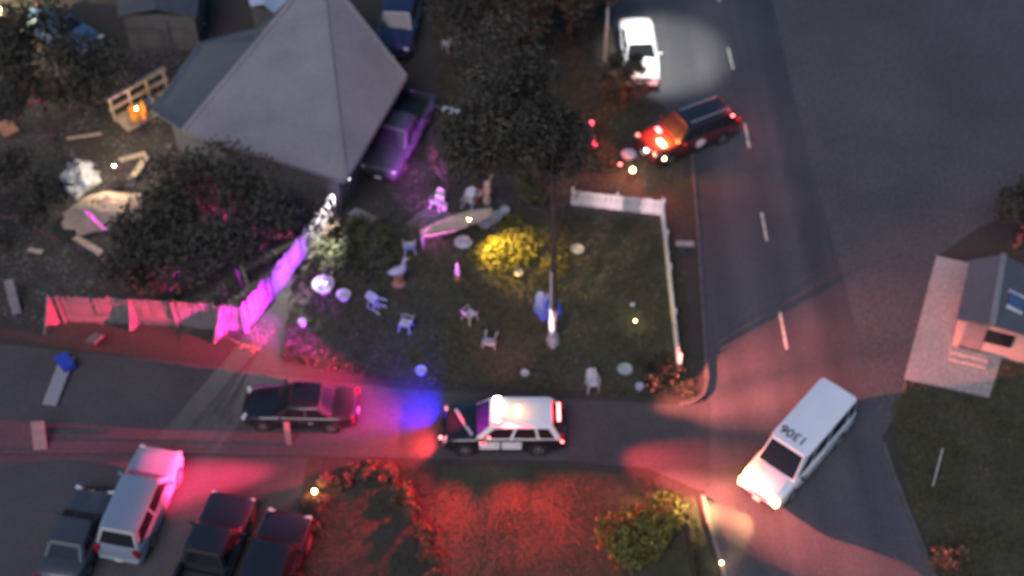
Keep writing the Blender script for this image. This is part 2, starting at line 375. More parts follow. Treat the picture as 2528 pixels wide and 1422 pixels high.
    for fx in (.185, .79):
        for s_ in (1, -1):
            x = X(fx); y = s_ * (W * .5 - .10)
            a = MB(); a.lathe([(wr + .07, -.09), (wr + .07, .105)], 20, (x, y, wr), 'Y'); a.build('wheel_arch', 'black_trim', t)
            e = bpy.data.objects.new('wheel', None); COL.objects.link(e); e.parent = t; e.location = (x, y, wr)
            a = MB(); a.lathe([(wr * .6, -.12), (wr * .96, -.12), (wr, -.08), (wr, .08), (wr * .96, .12), (wr * .6, .12)], 22, (0, 0, 0), 'Y'); a.build('tyre', 'rubber', e, smooth=40)
            a = MB(); a.lathe([(wr * .62, .10 * s_), (wr * .56, .125 * s_), (wr * .20, .11 * s_), (wr * .16, .135 * s_)], 20, (0, 0, 0), 'Y'); a.build('rim', rim, e, smooth=40)
    if kind == 'pickup':   # open bed
        x0, x1 = X(.63), X(.995); ym = W * .5
        k = MB(); k.box(((x0 + x1) / 2, 0, .62), (x0 - x1, W * .86, .10)); k.build('bed_floor', 'black_trim', t)
        for s_ in (1, -1):
            k = MB(); k.box(((x0 + x1) / 2, s_ * (ym - .08), .72), (x0 - x1, .15, .86)); k.build('bed_side', paint, t, bevel=.04)
            k = MB(); k.box((x1 + .02, s_ * (ym - .10), .84), (.06, .14, .36)); k.build('taillight', 'tail_on' if tails_on else 'lens_red', t, bevel=.01)
        k = MB(); k.box((x1 + .05, 0, .80), (.09, W * .80, .58)); k.build('tailgate', paint, t, bevel=.03)
    return t, Lc, W, roof, X

# white passenger van
van, L, W, rf, X = make_vehicle('passenger_van', 'white passenger van with black number on its roof, headlights on, turning at the corner', 'van', 1972, 1098, -195, 222, 'van', 'p_white', zc=1.0, lights_on=True, rows=4, rim='rim_pale')
cu = bpy.data.curves.new('roof_number', 'FONT'); cu.body = '1306'; cu.size = .60; cu.align_x = 'CENTER'; cu.align_y = 'CENTER'; cu.extrude = .002; cu.offset = .012
tmp = bpy.data.objects.new('tmp', cu); COL.objects.link(tmp); bpy.context.view_layer.update()
me = bpy.data.meshes.new_from_object(tmp.evaluated_get(bpy.context.evaluated_depsgraph_get())); bpy.data.objects.remove(tmp)
num = bpy.data.objects.new('roof_number', me); COL.objects.link(num); me.materials.clear(); me.materials.append(MATS['number_paint'])
num.parent = van; num.location = (X(.415), -.12, rf + .026); num.rotation_euler = (0, 0, R(-90)); num['label'] = 'black digits 1306 painted across the front of the roof'
bpy.context.view_layer.update()
mw = van.matrix_world
for s_ in (1, -1):
    lamp('headlight_beam', 'SPOT', mw @ Vector((L / 2 + .05, s_ * W * .37, .9)), 6500 if s_ > 0 else 16000, (1, .58, .22), van, P(1715, 1330) if s_ > 0 else P(1570, 1345, .6), 80, 1.0, .1)
    lamp('added_flare_glow', 'POINT', mw @ Vector((L / 2 + (.10 if s_ > 0 else -.25), s_ * (W * .42 if s_ > 0 else W * .5 + .10), 1.05 if s_ > 0 else 1.28)), 2 if s_ > 0 else 45, (1, .46, .03), van, rad=.06)  # point lamps added by the hood to imitate lens flare, no fixture there

# black and white police car
pol, L, W, rf, X = make_vehicle('police_car', 'black and white police car with lit roof light bar, stopped in the side street', 'police car', 1243, 1046, -100, 0, 'suv', 'p_black', zc=.9, roofpaint='p_white', doorpaint='p_white', rows=3)
bpy.context.view_layer.update(); pm = pol.matrix_world.copy()
lb = MB(); lb.box((X(.45), 0, rf + .045), (.30, 1.30, .05)); bar = lb.build('light_bar', 'black_trim', pol, bevel=.015)
for i, (y, m_) in enumerate(((-.52, 'white_on'), (-.26, 'white_on'), (0, 'white_on'), (.26, 'red_on'), (.52, 'red_on'))):
    k = MB(); k.box((X(.45), y, rf + .12), (.27, .24, .10)); k.build('light_bar_lens', m_, bar, bevel=.02)
k = MB(); k.box((X(.62), 0, rf + .04), (.10, .50, .035)); ab = k.build('rear_light_strip', 'amber_on', pol, bevel=.01)
k = MB(); k.bar((X(.10), -.62, 1.075), (X(.24), .74, 1.15), .13, .02); k.build('hood_pale_bar', 'plastic_white', pol)  # pale bar added diagonally over the hood
k = MB(); k.box((L / 2 + .10, .62, .80), (.10, .12, .10)); k.build('grille_strobe', 'red_on', pol, bevel=.02)
k = MB(); k.box((X(.33), W * .5 + .05, 1.02), (.14, .08, .08)); k.build('mirror_strobe', 'red_on', pol, bevel=.02)
k = MB(); k.box((X(.38), W * .46, 1.24), (.10, .06, .07)); k.build('window_strobe', 'red_on', pol, bevel=.02)
k = MB(); k.box((-L / 2 + .08, W * .47, .98), (.09, .10, .10)); k.build('rear_strobe', 'red_on', pol, bevel=.02)
k = MB(); k.bar((L / 2 + .16, -.55, .68), (L / 2 + .16, .55, .68), .07, .34); k.build('push_bar', 'black_trim', pol, bevel=.02)
lbp = pm @ Vector((X(.45), 0, rf + .22)); SIDE = {'bar': Vector((X(.45), 0, rf + .22)), 'rear': Vector((X(.985), 0, rf + .02)), 'south': Vector((X(.47), .55, rf + .22)), 'north': Vector((X(.47), -.55, rf + .22))}
k = MB(); k.box((X(.955), 0, rf - .03), (.12, .9, .06)); k.build('added_rear_light', 'red_on', pol, bevel=.015)  # glowing lens added at the rear roof edge to source the east beams
def beam(px, py, z, power, col, size, side='bar'):
    lamp('police_beam', 'SPOT', pm @ SIDE[side], power, col, pol, P(px, py, z), size, 1.0, .08)
RED, BLU = (1, .045, .05), (.10, .06, 1)
for px, py, pw, sz in ((1990, 900, 21000, 30), (2120, 740, 20000, 22), (2060, 990, 18000, 20), (1980, 1330, 20000, 28), (2150, 1380, 28000, 22), (2330, 880, 8000, 20)):
    beam(px, py, 0, pw, (1, .21, .16), sz, 'rear')              # east beams over the main road from the added rear light
for px, py, pw, sz in ((1320, 1500, 6500, 78), (1600, 1340, 5500, 64), (960, 1400, 11000, 56), (800, 1250, 12000, 46)):
    beam(px, py, 0, pw, (1, .022, .028), sz, 'south')   # south modules over the corner lawn and hedge
for px, py, pw, sz in ((600, 1270, 10000, 26), (400, 1185, 260000, 13), (120, 1050, 50000, 12)):
    beam(px, py, .5, pw, (1, .03, .13), sz)             # west modules over the parking yard
for px, py, pw, sz in ((860, 1070, 8000, 46), (560, 850, 36000, 26), (300, 800, 13000, 16), (640, 840, 24000, 20)):
    beam(px, py, .4, pw, (1, .035, .10), sz)            # west modules along the street and the board fence
beam(430, 790, .6, 26000, (1, .02, .10), 14)
beam(540, 930, 0, 16000, (1, .04, .16), 40)
beam(630, 770, .8, 120000, (.55, .03, .90), 16)           # blue-violet strobe toward the white fence
beam(720, 660, .9, 64000, (.50, .10, 1), 15)
beam(1015, 370, .3, 80000, (.80, .14, .90), 13)         # north-west toward the pickup
beam(1250, 740, 0, 500, (1, .22, .24), 60, 'north')
beam(1850, 1225, 0, 6500, (1, .06, .07), 46, 'rear')
beam(470, 470, 3.6, 120000, (1, .04, .42), 12)           # one strobe tilted up into the tree crown            # north over the yard
beam(1560, 500, .6, 6000, (1, .62, .66), 20, 'north')           # north-east to the picket fence
lamp('grille_beam', 'SPOT', pm @ Vector((L / 2 + .20, -.55, .78)), 2000, (.03, .008, 1), pol, P(960, 965), 120, 1, .05)
lamp('grille_beam', 'SPOT', pm @ Vector((L / 2 + .20, .75, .80)), 650, RED, pol, P(980, 1080), 125, 1, .05)
lamp('roof_glow', 'POINT', pm @ Vector((X(.60), .05, rf + .36)), 15, (1, .36, .03), pol, rad=.12)
lamp('roof_glow', 'POINT', pm @ Vector((X(.41), .35, rf + .12)), 5, (1, .10, .16), pol, rad=.05)

# black sedan ahead of it
make_vehicle('black_sedan', 'glossy black sedan parked in the side street ahead of the police car', 'car', 742, 1003, -100, -3, 'sedan', 'p_black', zc=.6)

# dark red lit emergency suv at the top
suv, L, W, rf, X = make_vehicle('emergency_suv', 'dark maroon emergency vehicle angled at the road edge with red lights flashing', 'suv', 1698, 318, -200, 78, 'suv', 'p_maroon', zc=.9, roofpaint='p_charcoal', rows=3)
bpy.context.view_layer.update(); sm = suv.matrix_world.copy()
k = MB(); k.lathe([(.27, 0), (.27, .012)], 24, (X(.52), W * .5 + .012, .74), 'Y'); k.build('door_emblem', 'plastic_white', suv)
for y in (-.5, .5):
    k = MB(); k.bar((X(.45), y, rf + .06), (X(.88), y, rf + .06), .06, .05); k.build('roof_rail', 'metal_pale', suv)
k = MB(); k.box((X(.42), 0, rf + .06), (.26, 1.2, .08)); bar2 = k.build('light_bar', 'black_trim', suv, bevel=.02)
for y in (-.42, .42):
    k = MB(); k.box((X(.20 if y < 0 else .13), y + .05, 1.19), (.20, .36 if y < 0 else .55, .07)); k.build('hood_strobe', 'red_on' if y < 0 else 'amber_on', suv, bevel=.02)
k = MB(); k.box((L / 2 + .06, .25, .82), (.08, .22, .12)); k.build('grille_strobe', 'white_on', suv, bevel=.02)
k = MB(); k.box((X(.90), W * .42, 1.60), (.10, .10, .09)); k.build('rear_strobe', 'red_on', suv, bevel=.02)
lamp('hood_glow', 'POINT', sm @ Vector((X(.13), .15, 1.45)), 520, (1, .10, .03), suv, rad=.08)
lamp('hood_glow', 'POINT', sm @ Vector((X(.16), .55, 1.36)), 160, (1, .34, .04), suv, rad=.05)
lamp('rear_glow', 'POINT', sm @ Vector((X(.93), .5, 1.85)), 60, (1, .08, .05), suv, rad=.05)

make_vehicle('white_sedan', 'white sedan under the bright street light at the road edge', 'car', 1578, 122, 22, 140, 'sedan', 'p_white', zc=.7)
make_vehicle('dark_sedan', 'dark sedan with red taillights glowing under the tall tree', 'car', 1348, 338, -100, 4, 'sedan', 'p_charcoal', zc=.7, tails_on=True)
make_vehicle('pickup_truck', 'dark pickup truck beside the hipped roof house, its side lit violet', 'pickup truck', 984, 322, -118, 222, 'pickup', 'p_purple', zc=.9, L=5.7)
make_vehicle('blue_car', 'blue car near the bright lamp at the far left corner', 'car', 148, 72, 100, 46, 'sedan', 'p_blue', zc=.7)
make_vehicle('navy_suv', 'dark navy suv partly cut off behind the hipped roof house', 'suv', 985, 45, -30, 120, 'suv', 'p_navy', zc=.9)
make_vehicle('silver_suv', 'pale silver blue suv with its side lit bright pink in the parking yard', 'suv', 345, 1232, 112, -262, 'suv', 'p_silver', zc=.9)
make_vehicle('grey_hatchback', 'dull grey car at the left end of the parking yard row', 'car', 190, 1318, 112, -262, 'sedan', 'p_grey', zc=.7, L=4.3)
make_vehicle('charcoal_pickup', 'charcoal pickup truck parked between the silver suv and the black suv', 'pickup truck', 518, 1372, 108, -262, 'pickup', 'p_charcoal', zc=.8)
make_vehicle('black_suv', 'black suv at the right end of the parking yard row', 'suv', 668, 1398, 100, -268, 'suv', 'p_black', zc=.9)

# ------------------------------------------------------------------ houses
def slab_face(mb, pts, th=.12):
    n = len(pts); up = [Vector(p) for p in pts]; dn = [p - Vector((0, 0, th)) for p in up]
    mb.add(up + dn, [tuple(range(n)), tuple(range(n, 2 * n))[::-1]] + [(i, (i + 1) % n, n + (i + 1) % n, n + i) for i in range(n)])
A1, Rr, B, C = P(790, -80, 5.6), P(1002, 190, 2.8), P(852, 446, 2.8), P(452, 322, 2.8)
M, Lc_, E = P(640, 100, 4.3), P(374, 272, 2.7), P(492, 104, 2.7)
K = P(632, 70, 2.9)
T = Rr + (C - B) * .75
house = thing('hipped_house', 'house with large grey hipped shingle roof at upper left', 'house', ((Rr.x + C.x) / 2, (Rr.y + C.y) / 2, 0))
def under(o, par): o.parent = par; bpy.context.view_layer.update(); o.matrix_parent_inverse = par.matrix_world.inverted(); return o
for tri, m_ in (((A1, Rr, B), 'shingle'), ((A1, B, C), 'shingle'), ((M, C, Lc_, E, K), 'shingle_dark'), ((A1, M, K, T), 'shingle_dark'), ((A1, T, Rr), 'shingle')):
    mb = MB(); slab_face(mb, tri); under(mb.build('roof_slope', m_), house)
mb = MB()
for a, b in ((A1, B), (A1, C), (A1, Rr)): mb.bar(a + Vector((0, 0, .03)), b + Vector((0, 0, .03)), .22, .05)
under(mb.build('hip_cap', 'shingle'), house)
for a, b in ((Rr, B), (B, C), (Lc_, E)):
    mb = MB(); o_ = Vector((0, 0, -.10)); mb.bar(a + o_, b + o_, .12, .12); under(mb.build('gutter', 'white_wood'), house)
cen = (Rr + B + C + E) / 4
poly = [p + (cen - p).normalized() * .8 for p in (Rr, B, C, Lc_, E, K, T)]
mb = MB(); mb.prism([(p.x, p.y) for p in poly], 0, 2.55); under(mb.build('wall', 'stucco_grey'), house)
wa, wb_ = poly[0], poly[1]; wd = (wb_ - wa).normalized()
for f, nm, w_, z_, h_ in ((.25, 'window', 1.3, 1.5, 1.1), (.55, 'door', .95, 1.05, 2.1), (.82, 'window', 1.0, 1.5, 1.1)):
    p = wa.lerp(wb_, f); mb = MB(); a = p - wd * w_ / 2; b = p + wd * w_ / 2
    mb.bar((a.x, a.y, z_), (b.x, b.y, z_), .08, h_); w = under(mb.build(nm, 'glass' if nm == 'window' else 'white_wood'), house)
    for zz in (z_ - h_ / 2, z_ + h_ / 2):
        mb = MB(); mb.bar((a.x, a.y, zz), (b.x, b.y, zz), .13, .07); fo = mb.build('frame', 'white_wood'); under(fo, w)
# right house: gabled roof, skylight, stucco wall
e1, e2 = P(2394, 642, 2.15), P(2362, 786, 2.15); r1, r2 = P(2478, 628, 2.5), P(2450, 800, 2.5)
e3, e4 = e1 + (P(2600, 690, 2.15) - e1), e2 + (P(2600, 690, 2.15) - e1)
rh = thing('gabled_house', 'small gabled house with skylight and pink lit wall at the right edge', 'house', ((e1.x + e3.x) / 2, (e1.y + e4.y) / 2, 0))
for q, m_ in (((r1, r2, e2, e1), 'shingle_dark'), ((r2, r1, e3, e4), 'shingle_dark')):
    mb = MB(); slab_face(mb, q); under(mb.build('roof_slope', m_), rh)
mb = MB(); mb.bar(r1 + Vector((0, 0, .04)), r2 + Vector((0, 0, .04)), .25, .06); under(mb.build('ridge_cap', 'shingle'), rh)
i1, i2, i3, i4 = [p.lerp((e1 + e2 + e3 + e4) / 4, .14) for p in (e1, e2, e4, e3)]
mb = MB(); mb.prism([(p.x, p.y) for p in (i1, i2, i3, i4)], 0, 2.02); under(mb.build('wall', 'stucco'), rh)
gm = (i2 + i3) / 2
mb = MB(); g0 = Vector((i2.x, i2.y, 2.02)); g1 = Vector((i3.x, i3.y, 2.02)); g2 = Vector((gm.x, gm.y, 2.34)); inn = (i1 - i2).normalized() * .15; inn.z = 0
mb.add([g0, g1, g2, g0 + inn, g1 + inn, g2 + inn], [(0, 1, 2), (5, 4, 3), (0, 3, 4, 1), (1, 4, 5, 2), (2, 5, 3, 0)]); under(mb.build('gable_wall', 'stucco'), rh)
sk = r1.lerp(r2, .62).lerp(e3.lerp(e4, .62), .36); u = (r2 - r1).normalized(); v = (e3 - r1).normalized()
rm = Matrix((v, u, v.cross(u))).transposed()
mb = MB(); mb.box(sk + Vector((0, 0, .10)), (.62, .80, .10), rm); skl = under(mb.build('skylight', 'patch_blue' if 0 else 'p_blue'), rh)
for s_ in (-1, 1):
    mb = MB(); mb.box(sk + Vector((0, 0, .12)) + u * .45 * s_, (.72, .08, .16), rm); under(mb.build('skylight_frame', 'plastic_white'), skl)
dw = i2.lerp(i3, .30); dd = (i3 - i2).normalized()
for f, nm, w_, z_, h_, m_ in ((.22, 'door', .9, .95, 1.85, 'white_wood'), (.55, 'window', 1.2, 1.25, .8, 'glass')):
    p = i2.lerp(i3, f); a = p - dd * w_ / 2; b = p + dd * w_ / 2; mb = MB(); mb.bar((a.x, a.y, z_), (b.x, b.y, z_), .10, h_); under(mb.build(nm, m_), rh)
for k_ in range(2):
    p = i2.lerp(i3, .25) - inn.normalized() * (.35 + .32 * k_); mb = MB(); a = p - dd * .8; b = p + dd * .8
    mb.bar((a.x, a.y, .10 - .05 * k_ + .03), (b.x, b.y, .10 - .05 * k_ + .03), .34, .20 - .1 * k_); under(mb.build('step', 'concrete'), rh)

# roofs further back on the left
def shed(name, label, pix, z, m, wallm, cat='shed', rise=.5):
    pts = [P(x, y, z) for x, y in pix]; c = sum(pts, Vector()) / 4
    t = thing(name, label, cat, (c.x, c.y, 0))
    ra, rb = (pts[0] + pts[1]) / 2 + Vector((0, 0, rise)), (pts[2] + pts[3]) / 2 + Vector((0, 0, rise))
    for q in ((ra, pts[1], pts[2], rb), (pts[0], ra, rb, pts[3])):
        mb = MB(); slab_face(mb, q, .07); under(mb.build('roof_slope', m), t)
    mb = MB(); mb.prism([(p.lerp(c, .08).x, p.lerp(c, .08).y) for p in pts], 0, z - .08); under(mb.build('wall', wallm), t)
    p = (pts[2] + pts[3]) / 2; p = p.lerp(c, .08); d = (pts[2] - pts[3]).normalized() * .4
    mb = MB(); mb.bar((p.x - d.x, p.y - d.y, 1), (p.x + d.x, p.y + d.y, 1), .2, 1.9); under(mb.build('door', 'stucco_grey'), t)
    return t
shed('pale_shed', 'pale blue metal shed roof corner behind the hipped roof', [(600, -60), (735, -60), (690, 42), (618, 14)], 2.2, mat('roof_pale', (.42, .50, .58), .5, metal=.2), 'stucco_grey')
shed('dark_garage', 'dark slate garage roof at the top left edge', [(280, -90), (500, -90), (485, 42), (292, 38)], 2.4, mat('roof_slate', (.055, .062, .075), .8, var=.2, scale=2), 'stucco_grey', 'garage')

# ------------------------------------------------------------------ fences
def fence(name, label, pix, h, bw, gap, m, postm, pitch=2.2, th=.025, rails=(0.25, .8), jitter=.02, board_name='board', pointed=False):
    pts = [P(x, y, 0) for x, y in pix]
    t = thing(name, label, 'fence', pts[0])
    bpy.context.view_layer.update()
    inv = t.matrix_world.inverted()
    mb = MB()
    if pointed:
        mb.add([(-bw / 2, -th / 2, 0), (bw / 2, -th / 2, 0), (bw / 2, -th / 2, h - .1), (0, -th / 2, h), (-bw / 2, -th / 2, h - .1), (-bw / 2, th / 2, 0), (bw / 2, th / 2, 0), (bw / 2, th / 2, h - .1), (0, th / 2, h), (-bw / 2, th / 2, h - .1)],
               [(0, 1, 2, 3, 4), (9, 8, 7, 6, 5), (0, 5, 6, 1), (1, 6, 7, 2), (2, 7, 8, 3), (3, 8, 9, 4), (4, 9, 5, 0)])
    else: mb.box((0, 0, h / 2), (bw, th, h))
    proto = mb.build(board_name, m); used = False
    for a, b in zip(pts[:-1], pts[1:]):
        d = (b - a); Ln = d.length; d.normalize(); ang = math.atan2(d.y, d.x); nrm = Vector((-d.y, d.x, 0))
        n = int(Ln / (bw + gap))
        for i in range(n):
            p = inv @ (a + d * ((i + .5) * Ln / n)); p.z = .02 + random.uniform(-.05, .05) * (h > 1.2) + random.uniform(-.01, .01)
            if not used: o = proto; o.parent = t; used = True
            else: o = share(proto, (0, 0, 0), 0, t)
            o.location = p; o.rotation_euler = (random.uniform(-.035, .035), random.uniform(-.03, .03), ang + random.uniform(-jitter, jitter))
        k = max(1, round(Ln / pitch))
        for i in range(k + 1):
            p = inv @ (a + d * (i * Ln / k) + nrm * .07); mb = MB(); mb.box((0, 0, (h + .08) / 2), (.10, .10, h + .08)); o = mb.build('post', postm, t); o.location = (p.x, p.y, 0); o.rotation_euler.z = ang
        for f in rails:
            p, q = inv @ (a + nrm * .04), inv @ (b + nrm * .04); mb = MB(); mb.bar((p.x, p.y, h * f), (q.x, q.y, h * f), .035, .09); mb.build('rail', m, t)
    return t
fence('picket_fence', 'white picket fence around the corner of the front yard by the main road', [(1412, 506), (1632, 532), (1648, 690), (1660, 800), (1672, 912)], 1.05, .09, .025, 'white_vinyl', 'white_vinyl', pointed=True)
bf = fence('board_fence', 'tall white board fence lit magenta, running from the hipped house to the street', [(826, 548), (752, 645), (676, 738), (608, 818), (560, 815), (440, 806), (330, 799), (162, 794)], 1.75, .16, .012, 'white_wood', 'white_wood', pitch=2.4, jitter=.10)
# leaning support fins that catch the light
for i, (x, y, w_, h_) in enumerate(((150, 792, 1.0, 2.0), (340, 800, .5, 1.9), (560, 816, .9, 1.7))):
    p = P(x, y); mb = MB(); mb.add([(-.05, 0, 0), (-.05, -w_, 0), (-.05, -w_ * .15, h_), (.05, 0, 0), (.05, -w_, 0), (.05, -w_ * .15, h_)], [(0, 1, 2), (5, 4, 3), (0, 3, 4, 1), (1, 4, 5, 2), (2, 5, 3, 0)])
    o = mb.build('fence_brace', 'white_wood'); o.location = (p.x, p.y, 0); o.rotation_euler.z = R(-35); under(o, bf)
fence('plank_fence', 'dark wooden fence along the corner lawn beside the lit bush', [(1688, 1300), (1700, 1370), (1718, 1470)], .85, .14, .02, 'dark_wood', 'dark_wood')

# ------------------------------------------------------------------ trees, shrubs, grass
def leaf_cloud(name, centres, n, size, m, parent, squash=.75):
    """many small leaf faces spread through a set of lobes"""
    k = len(centres); cs = np.array([c[:3] for c in centres]); rs = np.array([c[3] for c in centres])
    idx = rng.choice(k, n, p=rs ** 2 / (rs ** 2).sum())
    d = rng.normal(size=(n, 3)); d /= np.linalg.norm(d, axis=1)[:, None]
    rad = rng.uniform(.35, 1.0, n) ** .5 * (1 + rng.normal(0, .10, n))
    p = cs[idx] + d * (rad * rs[idx])[:, None] * np.array([1, 1, squash])
    s = size * rng.uniform(.5, 1.3, n)
    u = rng.normal(size=(n, 3)); u[:, 2] *= .5; u /= np.linalg.norm(u, axis=1)[:, None]
    w = rng.normal(size=(n, 3)); v = np.cross(u, w); v /= np.linalg.norm(v, axis=1)[:, None]
    u *= s[:, None]; v *= (s * .5)[:, None]
    V = np.stack([p - u, p + v * .9, p + u, p - v], 1).reshape(-1, 3)
    V[:, 2] = np.maximum(V[:, 2], .02)
    me = bpy.data.meshes.new(name); me.vertices.add(len(V)); me.vertices.foreach_set('co', V.ravel())
    me.loops.add(4 * n); me.loops.foreach_set('vertex_index', np.arange(4 * n)); me.polygons.add(n)
    me.polygons.foreach_set('loop_start', np.arange(0, 4 * n, 4)); me.update(calc_edges=True)
    me.materials.append(MATS[m]); o = bpy.data.objects.new(name, me); COL.objects.link(o); o.parent = parent
    return o
def limb(mb, a, d, ln, r, depth, tips):
    pts = [Vector(a)]; dd = Vector(d).normalized(); seg = 4
    for i in range(seg):
        dd = (dd + Vector((random.gauss(0, .12), random.gauss(0, .12), random.gauss(.03, .08)))).normalized(); pts.append(pts[-1] + dd * ln / seg)
    mb.tube(pts, [r * (1 - .16 * i) for i in range(seg + 1)], 6); tips.append(pts[-1])
    if depth:
        for _ in range(random.choice((2, 3))):
            a_ = pts[random.choice((2, 3, 4))]; q = (dd + Vector((random.gauss(0, .6), random.gauss(0, .6), random.gauss(.1, .3)))).normalized()
            limb(mb, a_, q, ln * random.uniform(.5, .75), r * .5, depth - 1, tips)
def tree(name, label, px, py, h, cr, leaves, m, size=.20, z0=None, white=0.0, lean=(0, 0), r=.2, group=None, limbs=6, offs=(0, 0), reach=.75, cshift=(0, 0, 0)):
    c = P(px, py); t = thing(name, label, 'tree', (c.x, c.y, 0), 0, group)
    hz = z0 or h * .45
    pts = [Vector((lean[0] * f + offs[0] * f * f, lean[1] * f + offs[1] * f * f, hz * f)) + Vector((random.gauss(0, .04), random.gauss(0, .04), 0)) * (f > 0) for f in (0, .2, .4, .6, .8, 1)]
    mb = MB(); mb.tube([pts[0] + Vector((0, 0, -.1))] + pts, [r * 1.5, r * 1.25, r * 1.05, r, r * .92, r * .85, r * .75], 10); tr = mb.build('trunk', 'bark', t, smooth=60)
    if white:
        k = MB(); n_ = 5; wp = [pts[0].lerp(pts[-1], white * i / n_) for i in range(n_ + 1)]; k.tube(wp, [r * 1.42, r * 1.22, r * 1.14, r * 1.12, r * 1.11, r * 1.10], 10); k.build('whitewash', 'whitewash', tr, smooth=60)
    tips = []; mb = MB(); top = pts[-1]
    for i in range(limbs):
        a = 2 * math.pi * (i + random.random() * .6) / limbs; el = random.uniform(.3, 1.1)
        limb(mb, top - Vector((0, 0, random.uniform(0, .12 * hz))), (math.cos(a), math.sin(a), el), (h - hz) * reach, r * .5, 2, tips)
    mb.build('branch', 'bark', t, smooth=60)
    cs = [(q.x, q.y, q.z, cr * random.uniform(.20, .36)) for q in tips]
    cs += [(top.x + random.gauss(0, cr * .4), top.y + random.gauss(0, cr * .4), hz + (h - hz) * random.uniform(.25, .9), cr * random.uniform(.22, .42)) for _ in range(7)]
    cs = [(a + cshift[0], b + cshift[1], c_ + cshift[2], d) for a, b, c_, d in cs]
    leaf_cloud('crown', cs, int(leaves * 1.9), size, m, t)
    return t
def shrub(name, label, px, py, rad, h, m, leaves=1500, size=.11, cat='shrub', group=None, flat=.8):
    c = P(px, py); t = thing(name, label, cat, (c.x, c.y, 0), random.uniform(0, 6), group)
    mb = MB()
    for i in range(7):
        a = random.uniform(0, 6.28); mb.tube([(0, 0, 0), (math.cos(a) * rad * .3, math.sin(a) * rad * .3, h * .5), (math.cos(a) * rad * .65, math.sin(a) * rad * .65, h * .8)], [.03, .02, .008], 5)
    mb.build('stem', 'bark', t)
    cs = [(random.gauss(0, rad * .42), random.gauss(0, rad * .42), h * random.uniform(.3, .75), rad * random.uniform(.28, .55)) for _ in range(9)]
    leaf_cloud('foliage', cs, leaves, size, m, t, flat); return t
def bare_shrub(name, label, px, py, h, n=9, m='twig', spread=.6, group=None):
    c = P(px, py); t = thing(name, label, 'shrub', (c.x, c.y, 0), 0, group); mb = MB(); tips = []
    for i in range(n):
        a = random.uniform(0, 6.28); limb(mb, (0, 0, 0), (math.cos(a) * spread, math.sin(a) * spread, 1), h * random.uniform(.5, .8), .025, 1, tips)
    mb.build('branch', m, t); leaf_cloud('foliage', [(q.x, q.y, q.z, .22) for q in tips], 160, .07, 'leaf_russet', t); return t

tree('tall_tree', 'tall dark tree with white painted lower trunk in the front yard', 1364, 842, 15.0, 3.3, 6500, 'leaf_dark', .145, z0=11.4, white=.40, offs=(-.25, .4), reach=.42, cshift=(-1.5, .6, .3), r=.13)
tree('spreading_tree', 'dark spreading tree between the hipped roof house and the white board fence', 600, 705, 5.8, 3.9, 5600, 'leaf_dark', .145, z0=2.6, r=.22, limbs=8, offs=(-.5, .6))
tree('yard_tree', 'dark tree in the left yard above the board fence braces', 440, 738, 4.4, 2.4, 2600, 'leaf_dark', .145, z0=2.3, r=.18)
tree('edge_tree', 'dark tree at the left picture edge below the wooden porch', 10, 620, 5.2, 2.2, 2600, 'leaf_dark', .145, z0=2.6, r=.2)
tree('small_tree', 'small dark tree overhanging the front of the white sedan', 1536, 262, 3.0, .85, 900, 'leaf_dark', .13, z0=1.7, r=.09)
tree('roadside_tree', 'dark tree behind the tall tree near the top edge', 1230, 205, 6.4, 3.2, 5600, 'leaf_dark', .145, z0=3.0, r=.2)
tree('corner_tree', 'dark tree left of the white sedan at the top edge', 1405, 95, 5.6, 2.5, 4200, 'leaf_dark', .145, z0=2.6, r=.18)
tree('porch_tree', 'dark tree left of the wooden porch at the far left', 130, 330, 6.0, 2.8, 4200, 'leaf_dark', .145, z0=2.6, r=.18)
tree('house_tree', 'dark tree behind the small gabled house', 2510, 610, 3.6, 1.7, 2000, 'leaf_dark', .145, z0=2.2, r=.18)
shrub('lit_bush', 'yellow green bush lit by the van headlights on the corner lawn', 1545, 1368, 1.75, 1.5, 'leaf_olive', 4200, .13)
shrub('small_bush', 'olive bush between the lit bush and the plank fence', 1625, 1330, .95, 1.0, 'leaf_olive', 1600, .11)
shrub('lamp_bush', 'low bush lit yellow by the garden spotlight in the front yard', 1252, 620, 2.1, .22, 'leaf_olive', 3200, .11, flat=.22)
shrub('fence_bush', 'green bush at the left end of the picket fence', 1310, 500, .95, .9, 'leaf_green', 1600, .11)
shrub('gate_bush', 'dark green bush near the street end of the picket fence', 1640, 935, .9, .5, 'leaf_dark', 1500, .10)
shrub('wall_bush', 'low green bush under the end of the white board fence', 880, 640, 1.5, .8, 'leaf_green', 2600, .11)
shrub('verge_bush', 'rust coloured bush at the lower right verge', 2335, 1395, .8, .8, 'leaf_russet', 1300, .10)
